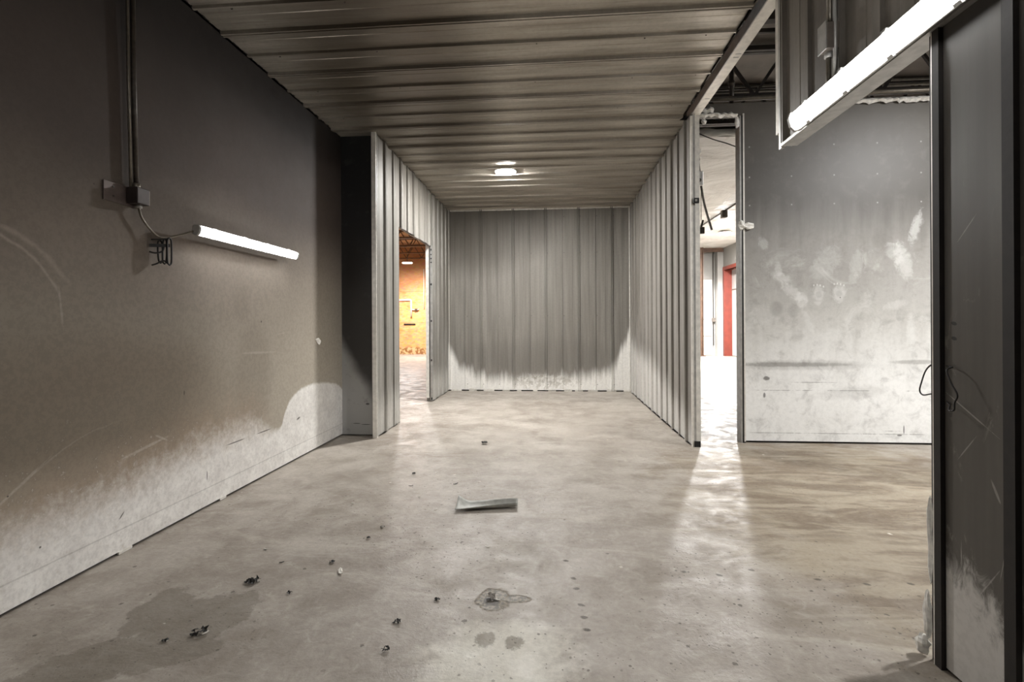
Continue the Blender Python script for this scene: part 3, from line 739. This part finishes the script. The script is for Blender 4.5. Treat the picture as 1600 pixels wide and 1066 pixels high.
# ------------------------------------------------------------------ left wall electrics
cx = XW+.034
c1 = empty('wall_conduit', (cx, 2.50, 1.93), 'dark conduit pipe rising up the left wall from the small box', 'conduit')
MB().tube([(cx, 2.515, 1.925), (cx, 2.50, 2.5), (cx+.01, 2.485, 3.2)], .013, 12).build('pipe', 'conduit_dark', c1, smooth=True)
MB().tube([(cx-.006, 2.487, 1.925), (cx-.006, 2.474, 2.5), (cx, 2.46, 3.2)], .008, 10).build('second_pipe', 'conduit', c1, smooth=True)
MB().tube([(cx, 2.515, 1.925), (cx, 2.514, 1.96)], .019, 12).build('connector', 'conduit', c1, smooth=True)
b = empty('junction_box', (XW, 2.53, 1.89), 'small dark junction box on the left wall at the foot of the conduit', 'junction box')
MB().box((XW+.012, 2.475, 1.845), (XW+.075, 2.555, 1.932)).build('box_body', 'box_dark', b, bevel=.004)
bp = MB().box((XW+.002, 2.345, 1.835), (XW+.008, 2.58, 1.935)).build('back_plate', 'plate', b, bevel=.002)
MB().box((XW+.02, 2.556, 1.848), (XW+.072, 2.562, 1.929)).build('side_cover', 'box', b, bevel=.002)
for zz in (1.865, 1.912): MB().tube([(XW+.010, 2.40, zz), (XW+.012, 2.40, zz)], .005, 8).build('screw', 'screw', bp)
MB().tube([(cx, 2.53, 1.83), (cx, 2.53, 1.85)], .016, 12).build('bushing', 'galv', b, smooth=True)
p = spl([(cx, 2.53, 1.84), (cx, 2.545, 1.79), (cx, 2.59, 1.742), (cx+.01, 2.645, 1.700), (cx+.02, 2.70, 1.700), (XW+.07, 2.80, 1.735), (XW+.085, 2.875, 1.768)], 8)
tag(MB().tube(p, .006, 8).build('power_cord', 'conduit', origin=(cx, 2.65, 1.69), smooth=True), 'thin grey cord running from the wall box to the left tube light', 'cord')
# bundle of spare wire hooks hanging on the cord
hk = empty('wire_hook_bundle', (XW+.06, 2.695, 1.56), 'bent black wire hangers dangling from the cord beside the left tube light', 'wire hooks')
def loop(y0, y1, z0, z1, x_, r=.0048, sk=0):
    q = [(x_, y0, z0+.02), (x_, y0+sk, z1-.02), (x_, y0+.012+sk, z1), (x_, y1-.012+sk, z1), (x_, y1+sk, z1-.02), (x_, y1, z0+.02), (x_, y1-.012, z0), (x_, y0+.012, z0)]
    return spl(q, 5, True)
for a in ((2.692, 2.722, 1.545, 1.696, XW+.065, 0), (2.680, 2.708, 1.55, 1.69, XW+.045, .004), (2.668, 2.700, 1.555, 1.68, XW+.03, -.004)):
    MB().tube(loop(a[0], a[1], a[2], a[3], a[4], sk=a[5]), .0048, 6, True).build('wire_loop', 'black', hk, smooth=True)
MB().tube(spl([(XW+.065, 2.700, 1.69), (XW+.04, 2.670, 1.685), (XW+.01, 2.640, 1.68)], 6), .004, 6).build('hook', 'black', hk, smooth=True)
MB().bar((XW+.012, 2.625, 1.645), (XW+.066, 2.708, 1.655), .006, .018).build('cross_band', 'black', hk)
MB().tube(spl([(XW+.05, 2.685, 1.65), (XW+.045, 2.680, 1.62), (XW+.03, 2.650, 1.605), (XW+.012, 2.625, 1.61)], 6), .0048, 6).build('bent_wire', 'black', hk, smooth=True)
MB().tube(spl([(XW+.065, 2.695, 1.55), (XW+.05, 2.680, 1.565), (XW+.03, 2.655, 1.545), (XW+.012, 2.640, 1.535)], 6), .0048, 6).build('bent_wire', 'black', hk, smooth=True)

# peeling flake and screw stub on the left wall
tag(MB().prism([(XW+.001, 4.60, 1.055), (XW+.012, 4.63, 1.065), (XW+.02, 4.66, 1.035), (XW+.010, 4.655, 1.0), (XW+.002, 4.64, 1.02)], (0, 0, 0), (.006, .012, 0)).build('paint_flake', 'fluff', origin=(XW, 4.63, 1.0)), 'little curl of peeling paint on the left wall before the dark niche', 'paint flake')

# ------------------------------------------------------------------ header electrics
hx_ = XR-.05
c2 = empty('wall_conduit', (hx_, 2.45, 2.3), 'grey conduit running down the ribbed header behind the bright tube light', 'conduit')
MB().tube([(hx_, 2.43, 2.57), (hx_, 2.43, 3.3)], .013, 12).build('pipe', 'conduit', c2, smooth=True)
MB().tube([(hx_+.01, 2.405, 2.24), (hx_+.01, 2.405, 3.3)], .009, 10).build('second_pipe', 'galv', c2, smooth=True)
MB().tube([(hx_, 2.44, 2.24), (hx_, 2.44, 2.45)], .011, 12).build('lower_pipe', 'conduit', c2, smooth=True)
b = empty('junction_box', (hx_, 2.44, 2.41), 'grey square junction box on the conduit above the bright tube light', 'junction box')
MB().box((hx_-.03, 2.40, 2.45), (hx_+.03, 2.465, 2.575)).build('box_body', 'box', b, bevel=.005)
MB().box((hx_-.035, 2.397, 2.447), (hx_-.03, 2.468, 2.578)).build('cover', 'galv', b, bevel=.002)
MB().tube([(hx_, 2.44, 2.425), (hx_, 2.44, 2.452)], .018, 12).build('connector', 'galv', b, smooth=True)

# ------------------------------------------------------------------ wire loop through the pier jamb
p = spl([(1.375, 1.915, 1.046), (1.385, 1.96, 1.035), (1.39, 1.992, 1.011), (1.39, 2.012, .968), (1.39, 2.022, .935), (1.39, 2.005, .920), (1.385, 1.95, .932), (1.372, 1.90, .935)], 6)
q = spl([(1.322, 1.775, 1.045), (1.305, 1.775, 1.033), (1.303, 1.753, .992), (1.303, 1.729, .958), (1.303, 1.741, .931), (1.305, 1.746, .907), (1.305, 1.767, .903), (1.322, 1.785, .917)], 6)
wl = MB().tube(p+q[::-1], .0028, 6, True).build('wire_loop', 'wire', origin=(1.34, 1.9, .9), smooth=True)
tag(wl, 'thin black wire looped through the right door jamb at waist height', 'wire')

# ------------------------------------------------------------------ torn insulation
def lump(name, c, size, label, mat='fluff', seed=0, cat='insulation', group='torn insulation tufts', n=10, m=7):
    rnd = random.Random(seed); c = Vector(c); vs = []; fs = []
    for i in range(m+1):
        th = math.pi*i/m
        for k in range(n):
            ph_ = 2*math.pi*k/n; j = rnd.uniform(.6, 1.25) if 0 < i < m else 1
            vs.append(c+Vector((size[0]*math.sin(th)*math.cos(ph_)*j, size[1]*math.sin(th)*math.sin(ph_)*j, size[2]*math.cos(th)*(.7+.3*j))))
    for i in range(m):
        for k in range(n): fs.append((i*n+k, i*n+(k+1) % n, (i+1)*n+(k+1) % n, (i+1)*n+k))
    o = MB().add(vs, fs).build(name, mat, origin=c-Vector((0, 0, size[2])))
    tag(o, label, cat, group); return o
lump('insulation_tuft', (1.93, YF-.025, 2.145), (.05, .02, .035), 'ragged pale tuft sticking out beside the jamb of the tall doorway', seed=3)
lump('insulation_tuft', (1.86, YF-.03, 2.15), (.03, .03, .05), 'small white tuft clinging to the jamb of the tall doorway', seed=4)
lump('insulation_tuft', (1.825, YF-.02, 3.17), (.022, .012, .06), 'drooping white tuft at the top right corner of the tall doorway', seed=5)
lump('insulation_tuft', (1.505, YF-.03, 3.185), (.025, .02, .03), 'white clump hanging at the top left corner of the tall doorway', seed=6)
def ragged(name, x0, x1, z, y_, hgt, label, seed, mat='fluff'):
    rnd = random.Random(seed); m = MB(); n = int((x1-x0)/.03); rows = []
    top = []; bot = []
    for i in range(n+1):
        xx = x0+(x1-x0)*i/n; top.append((xx, z+hgt*rnd.uniform(.3, .6))); bot.append((xx, z-hgt*rnd.uniform(.2, .6)))
    vs = []
    for (a, b_), (c_, d_) in zip(top, bot):
        dy = rnd.uniform(-.012, .012); vs += [(a, y_-.006+dy, b_), (c_, y_-.03+dy, (b_+d_)/2), (c_, y_-.006+dy, d_), (c_, y_+.02, (b_+d_)/2)]
    fs = []
    for i in range(n):
        for k in range(4): fs.append((i*4+k, i*4+(k+1) % 4, i*4+4+(k+1) % 4, i*4+4+k))
    fs += [(0, 1, 2, 3), (n*4+3, n*4+2, n*4+1, n*4)]
    o = m.add(vs, fs).build(name, mat, origin=(x0, y_, z)); tag(o, label, 'insulation', 'torn insulation strips'); return o
ragged('insulation_strip', 1.42, 1.83, 3.245, YF-.02, .05, 'ragged white insulation strip along the head of the tall doorway', 1)
ragged('insulation_strip', 1.43, 1.60, 3.30, YF-.02, .06, 'short pale scrap above the left corner of the tall doorway head', 12)
ragged('insulation_strip', 2.85, 3.62, 3.33, YF-.02, .05, 'crumpled pale insulation strip near the right end of the bay wall top', 2)
lump('insulation_tuft', (XR-.006, P0+.022, .15), (.012, .014, .09), 'white foil-like tuft at the foot of the right pier jamb', seed=8, n=8)
lump('insulation_tuft', (XR-.015, P0+.03, .04), (.022, .022, .038), 'frayed white tuft on the floor against the right pier', seed=9, n=8)
lump('insulation_tuft', (XR-.0, P0+.014, .42), (.012, .012, .16), 'long white peeling sliver on the lower right pier jamb', seed=10, n=8)

# ------------------------------------------------------------------ bits around the tall doorway
b = empty('wall_bracket', (1.40, 5.06, 2.55), 'bent pale steel bracket high on the end of the right partition', 'bracket')
MB().prism([(1.375, 5.04, 2.76), (1.46, 5.04, 2.86), (1.46, 5.04, 2.90), (1.44, 5.04, 2.91), (1.375, 5.04, 2.82)], (0, 0, 0), (0, .05, 0)).build('angle_plate', 'trim', b, bevel=.003)
MB().box((1.375, 5.04, 2.50), (1.44, 5.08, 2.54)).build('lower_lug', 'galv', b, bevel=.003)
b = empty('outlet_box', (1.47, 5.2, 2.60), 'small metal box with a round knockout inside the tall doorway, upper left', 'electrical box')
ob = MB().box((1.44, 5.18, 2.58), (1.52, 5.22, 2.72)).build('box_body', 'galv', b, bevel=.004)
MB().tube([(1.48, 5.176, 2.63), (1.48, 5.182, 2.63)], .02, 14).build('knockout', 'conduit_dark', ob)
b = empty('clamp', (1.385, 4.92, 2.40), 'small black clamp on the pale end stud of the right partition', 'clamp')
cb = MB().box((1.345, 4.90, 2.335), (1.40, 4.924, 2.385)).build('clamp_body', 'black', b, bevel=.003)
MB().box((1.36, 4.892, 2.35), (1.378, 4.90, 2.37)).build('bolt', 'galv', cb)
p = spl([(1.50, 5.5, 4.2), (1.50, 5.5, 3.7), (1.51, 5.5, 3.30), (1.535, 5.5, 3.14), (1.555, 5.5, 3.0), (1.575, 5.5, 2.80), (1.59, 5.5, 2.66), (1.625, 5.5, 2.45), (1.70, 5.5, 2.18)], 8)
k = empty('hanging_cable', (1.6, 5.5, 2.18), 'loose armoured cable dangling inside the tall doorway', 'cable')
shh = MB().tube(p, .012, 10).build('sheath', 'cable', k, smooth=True)
for i in (34, 46): MB().tube([p[i], p[i+1]], .018, 10).build('coupling', 'conduit_dark', shh, smooth=True)
p = spl([(1.42, 5.5, 3.15), (1.46, 5.5, 2.95), (1.475, 5.5, 2.75), (1.48, 5.3, 2.70)], 8)
tag(MB().tube(p, .008, 8).build('hanging_wire', 'conduit_dark', origin=(1.45, 5.5, 2.7), smooth=True), 'short grey wire dropping to the small box inside the tall doorway', 'wire')
p = spl([(1.42, 5.9, 3.50), (1.70, 5.95, 3.38), (1.98, 6.0, 3.29), (2.4, 6.05, 3.22), (3.2, 6.2, 3.5), (3.4, 6.3, 4.2)], 8)
tag(MB().tube(p, .006, 6).build('slack_wire', 'wire', origin=(1.9, 6, 3.3), smooth=True), 'thin dark wire sagging across the top of the tall doorway opening', 'wire')
k = empty('ceiling_conduit', (3.98, 12, 3.76), 'grey conduit strapped along the pale ceiling beyond the tall doorway', 'conduit')
MB().tube([(3.97, 16.0, 3.765), (3.98, 9.5, 3.765)], .02, 10).build('pipe', 'conduit_dark', k, smooth=True)
MB().box((3.9, 11.85, 3.6), (4.02, 12.0, 3.77)).build('strap_box', 'conduit_dark', k, bevel=.01)
k = empty('hanging_speaker', (2.6, 9.0, 2.95), 'small dark flood lamp hanging from the pale ceiling past the doorway', 'flood lamp')
MB().tube([(2.6, 9.0, 3.8), (2.6, 9.0, 2.98)], .005, 8).build('drop_wire', 'conduit_dark', k)
MB().box((2.575, 8.97, 2.74), (2.655, 9.03, 2.86)).build('lamp_head', 'conduit_dark', k, bevel=.012)
MB().bar((2.60, 9.0, 2.86), (2.63, 9.0, 2.98), .03, .03, (0, 1, 0)).build('bracket', 'conduit_dark', k)
k.name = 'flood_lamp'

# ------------------------------------------------------------------ right room, far end
k = empty('steel_post', (5.17, 18.0, 0), 'rusty brown steel post at the left edge of the view through the tall doorway', 'post')
MB().box((5.08, 17.9, 0), (5.10, 18.08, 3.8)).box((5.22, 17.9, 0), (5.24, 18.08, 3.8)).box((5.10, 17.98, 0), (5.22, 18.0, 3.8)).build('post_body', 'rust', k)
MB().box((5.02, 17.86, 0), (5.30, 18.12, .02)).build('base_plate', 'rust', k)
o = MB().box((5.05, 18.1, 3.66), (5.98, 18.14, 3.8)).box((5.05, 18.04, 3.66), (5.98, 18.2, 3.68)).build('steel_beam', 'rust', origin=(5.5, 18.1, 3.66))
tag(o, 'rusty brown beam under the pale ceiling at the far end of the right room', 'beam')
d2 = struct(MB().box((5.26, YFAR-.05, .02), (5.70, YFAR-.01, 2.74)).build('door_2', 'door'))
for zz in (.7, 1.3, 2.1, 2.74): MB().box((5.26, YFAR-.06, zz-.02), (5.70, YFAR-.05, zz)).build('panel_joint', 'conduit', d2)
o = MB().box((5.80, 18.15, 0), (5.995, 18.49, 3.8)).build('corner_column', 'white', origin=(5.9, 18.3, 0)); tag(o, 'white boxed column in the far corner of the right room', 'column')
k = empty('wall_conduit', (5.73, 18.4, .4), 'thin conduit with a small box running down the far white wall of the right room', 'conduit')
MB().tube([(5.73, 18.42, 3.75), (5.73, 18.42, .35)], .018, 8).build('pipe', 'conduit_dark', k, smooth=True)
MB().box((5.68, 18.36, 1.2), (5.79, 18.47, 1.34)).build('box', 'box', k, bevel=.01)
d3 = struct(MB().box((XFAR-.03, 18.02, 0), (XFAR+.28, 18.2, 3.12)).box((XFAR-.03, 15.3, 3.0), (XFAR+.28, 18.02, 3.12)).box((XFAR-.03, 15.2, 0), (XFAR+.28, 15.4, 3.12)).build('door_3', 'red'))
dl = MB().box((XFAR+.24, 15.4, 0.02), (XFAR+.28, 18.02, 3.0)).build('door_leaf', 'door', d3)
MB().box((XFAR+.23, 15.4, 2.3), (XFAR+.24, 18.02, 2.33)).build('panel_joint', 'conduit', d3)

# ------------------------------------------------------------------ left room, orange wall
k = empty('wall_pipe', (-5.45, 18.93, 1.45), 'white bent pipe on the orange wall beyond the left doorway', 'pipe')
MB().tube([(-6.3, 18.95, 2.105), (-5.47, 18.95, 2.105), (-5.45, 18.95, 2.085), (-5.45, 18.95, 1.46)], .032, 10).build('long_pipe', 'pipe', k, smooth=True)
br = MB().tube([(-5.45, 18.95, 1.73), (-5.15, 18.95, 1.73)], .026, 10).build('branch', 'pipe', k, smooth=True)
MB().box((-5.31, 18.91, 1.69), (-5.2, 18.99, 1.77)).build('valve', 'rust', br, bevel=.01)
MB().tube([(-4.95, 18.96, 1.75), (-4.95, 18.96, 3.3)], .014, 8).build('riser', 'pipe', k, smooth=True)
tag(MB().box((-5.75, 18.97, 1.14), (-5.30, 19.0, 1.19)).build('wall_slot', 'dark_gap', origin=(-5.5, 18.98, 1.14)), 'dark horizontal slot strip on the orange wall beyond the left doorway', 'slot')

# ------------------------------------------------------------------ litter on the floor
# curled rubber strip: L = distance along, one end flared
m = MB(); n = 22; w5 = 9; vs = []; fs = []; TH = .0025
def strip_pt(t, s):
    """t 0..1 along, s -1..1 across; flat sheet curled up at both ends and rolled to the right"""
    x_ = -.625+.39*t; y_ = 3.19+.055*t
    curl = .35+1.25*t                       # how far the sheet rolls
    wdt = .075-.015*t
    ang = s*curl
    rad = wdt/curl
    yy = rad*math.sin(ang); zz = rad*(1-math.cos(ang))
    lift = .050*max(0, (.22-t)/.22)**1.5*(.55+.45*s) + .004*max(0, (t-.55)/.45)
    return Vector((x_, y_+yy*(.9), .005+zz+lift))
for i in range(n+1):
    for j in range(w5+1): vs.append(strip_pt(i/n, -1+2*j/w5))
for i in range(n):
    for j in range(w5): fs.append((i*(w5+1)+j, i*(w5+1)+j+1, (i+1)*(w5+1)+j+1, (i+1)*(w5+1)+j))
st = m.add(vs, fs).build('rubber_strip', 'strip', origin=(-.43, 3.22, 0), smooth=True)
sm = st.modifiers.new('thickness', 'SOLIDIFY'); sm.thickness = TH
tag(st, 'curled grey strip of sheet lying in the middle of the concrete floor', 'scrap strip')

def flake(x_, y_, size, mat, label, kind='crumple', seed=0, cat='debris', group=None):
    """a thin crumpled, folded scrap with real thickness"""
    rnd = random.Random(seed); vs = []; fs = []; n = 5
    ang = rnd.uniform(0, math.pi); ca, sa = math.cos(ang), math.sin(ang)
    el = 1.0 if kind == 'crumple' else .32
    for i in range(n+1):
        for j in range(n+1):
            a, b_ = (i/n-.5)*2, (j/n-.5)*2*el
            a *= rnd.uniform(.75, 1.1); b_ *= rnd.uniform(.6, 1.15)
            h_ = (abs(math.sin(a*2.3+seed))*.45+rnd.uniform(0, .35)) if kind == 'crumple' else .18*abs(a)+rnd.uniform(0, .12)
            vs.append(Vector((x_+(a*ca-b_*sa)*size, y_+(a*sa+b_*ca)*size, .002+h_*size)))
    for i in range(n):
        for j in range(n):
            if kind == 'crumple' and (i in (0, n-1) and j in (0, n-1)): continue
            if kind == 'crumple' and rnd.random() < .12: continue
            fs.append((i*(n+1)+j, i*(n+1)+j+1, (i+1)*(n+1)+j+1, (i+1)*(n+1)+j))
    o = MB().add(vs, fs).build('floor_debris', mat, origin=(x_, y_, 0))
    s_ = o.modifiers.new('thickness', 'SOLIDIFY'); s_.thickness = .0012; s_.offset = 1
    tag(o, label, cat, group); return o
GF = 'charred flakes on the floor'; GC = 'pale chips on the floor'
def two_tone(x_, y_, size, label, seed):
    r = empty('charred_scrap', (x_, y_, 0), label, 'debris', 'larger charred scraps on the floor')
    a = flake(x_, y_, size, 'char', '', 'crumple', seed); b_ = flake(x_+size*.6, y_+size*.25, size*.5, 'chip', '', 'long', seed+1); c_ = flake(x_-size*.9, y_-size*.2, size*.35, 'char', '', 'crumple', seed+2)
    for o, nm in ((a, 'burnt_fold'), (b_, 'pale_fold'), (c_, 'burnt_tail')):
        for key in ('label', 'category', 'group'):
            if key in o: del o[key]
        o.name = nm; o.parent = r; o.location = Vector(o.location)-Vector((x_, y_, 0))
    b_['label'] = 'pale unburnt edge'
    return r
two_tone(-1.393, 2.214, .030, 'crumpled charred scrap with a pale edge, alone between left wall and floor centre', 30)
two_tone(-1.365, 1.829, .028, 'black twisted scrap lying on the damp stain at the front left', 40)
two_tone(-.626, 1.957, .015, 'small black scrap on the front floor left of the round hole', 50)
two_tone(-1.468, 1.779, .011, 'tiny black and white scrap at the front left beside the twisted scrap', 60)
flake(-1.026, 2.335, .030, 'chip', 'curled white sliver with a dark end on the floor left of centre', 'long', 5, group=GC)
flake(-1.109, 2.426, .013, 'char', 'black crumb just behind the curled white sliver', seed=6, group=GF)
flake(-1.174, 2.136, .012, 'char', 'black crumb in front of the curled white sliver', seed=7, group=GF)
flake(-.505, 2.128, .013, 'char', 'black flake on the floor just left of the round hole', seed=8, group=GF)
flake(-.615, 1.786, .015, 'char', 'dark flake nearest the front edge, left of centre', seed=9, group=GF)
flake(-.681, 4.918, .035, 'char', 'black crumpled flake farthest back, before the lit patch', seed=10, group=GF)
flake(-1.107, 3.903, .016, 'char', 'dark crumb behind and left of the curled grey strip', seed=11, group=GF)
flake(-.937, 3.931, .014, 'chip', 'pale chip behind and left of the curled grey strip', 'long', 12, group=GC)
flake(-.727, 3.675, .022, 'char', 'dark flake just behind the curled grey strip', 'long', 13, group=GF)
flake(-1.048, 3.61, .017, 'char', 'thin dark flake left of the flake behind the grey strip', 'long', 14, group=GF)
flake(-.925, 3.388, .011, 'chip', 'small white chip back left of the curled grey strip', 'long', 15, group=GC)
flake(-.755, 3.163, .015, 'chip', 'white chip close to the left end of the curled grey strip', 'long', 16, group=GC)
flake(-1.328, 3.227, .011, 'chip', 'white crumb on bare floor well left of the grey strip', 'crumple', 17, group=GC)
flake(-1.002, 2.865, .013, 'ash', 'grey fleck midway between the grey strip and the white sliver', 'crumple', 18, group=GC)
flake(-1.03, 2.714, .012, 'char', 'dark fleck behind the curled white sliver toward the grey strip', seed=19, group=GF)
flake(-1.529, 2.545, .014, 'chip', 'white chip between the left wall and the charred scraps', 'long', 20, group=GC)
flake(-1.363, 2.408, .012, 'char', 'small dark flake behind the largest charred scrap', 'long', 21, group=GF)
flake(-.353, 2.65, .013, 'chip', 'white chip on the floor in front of the curled grey strip', 'long', 22, group=GC)
flake(-.245, 2.15, .016, 'chip', 'white fleck lying in the round hole patch', 'long', 23, group=GC)
flake(-.275, 2.165, .022, 'ash', 'grey broken lump lying in the round hole patch', 'crumple', 24, group=GC)

for o in list(bpy.data.objects):
    if '_w' in o: del o['_w']
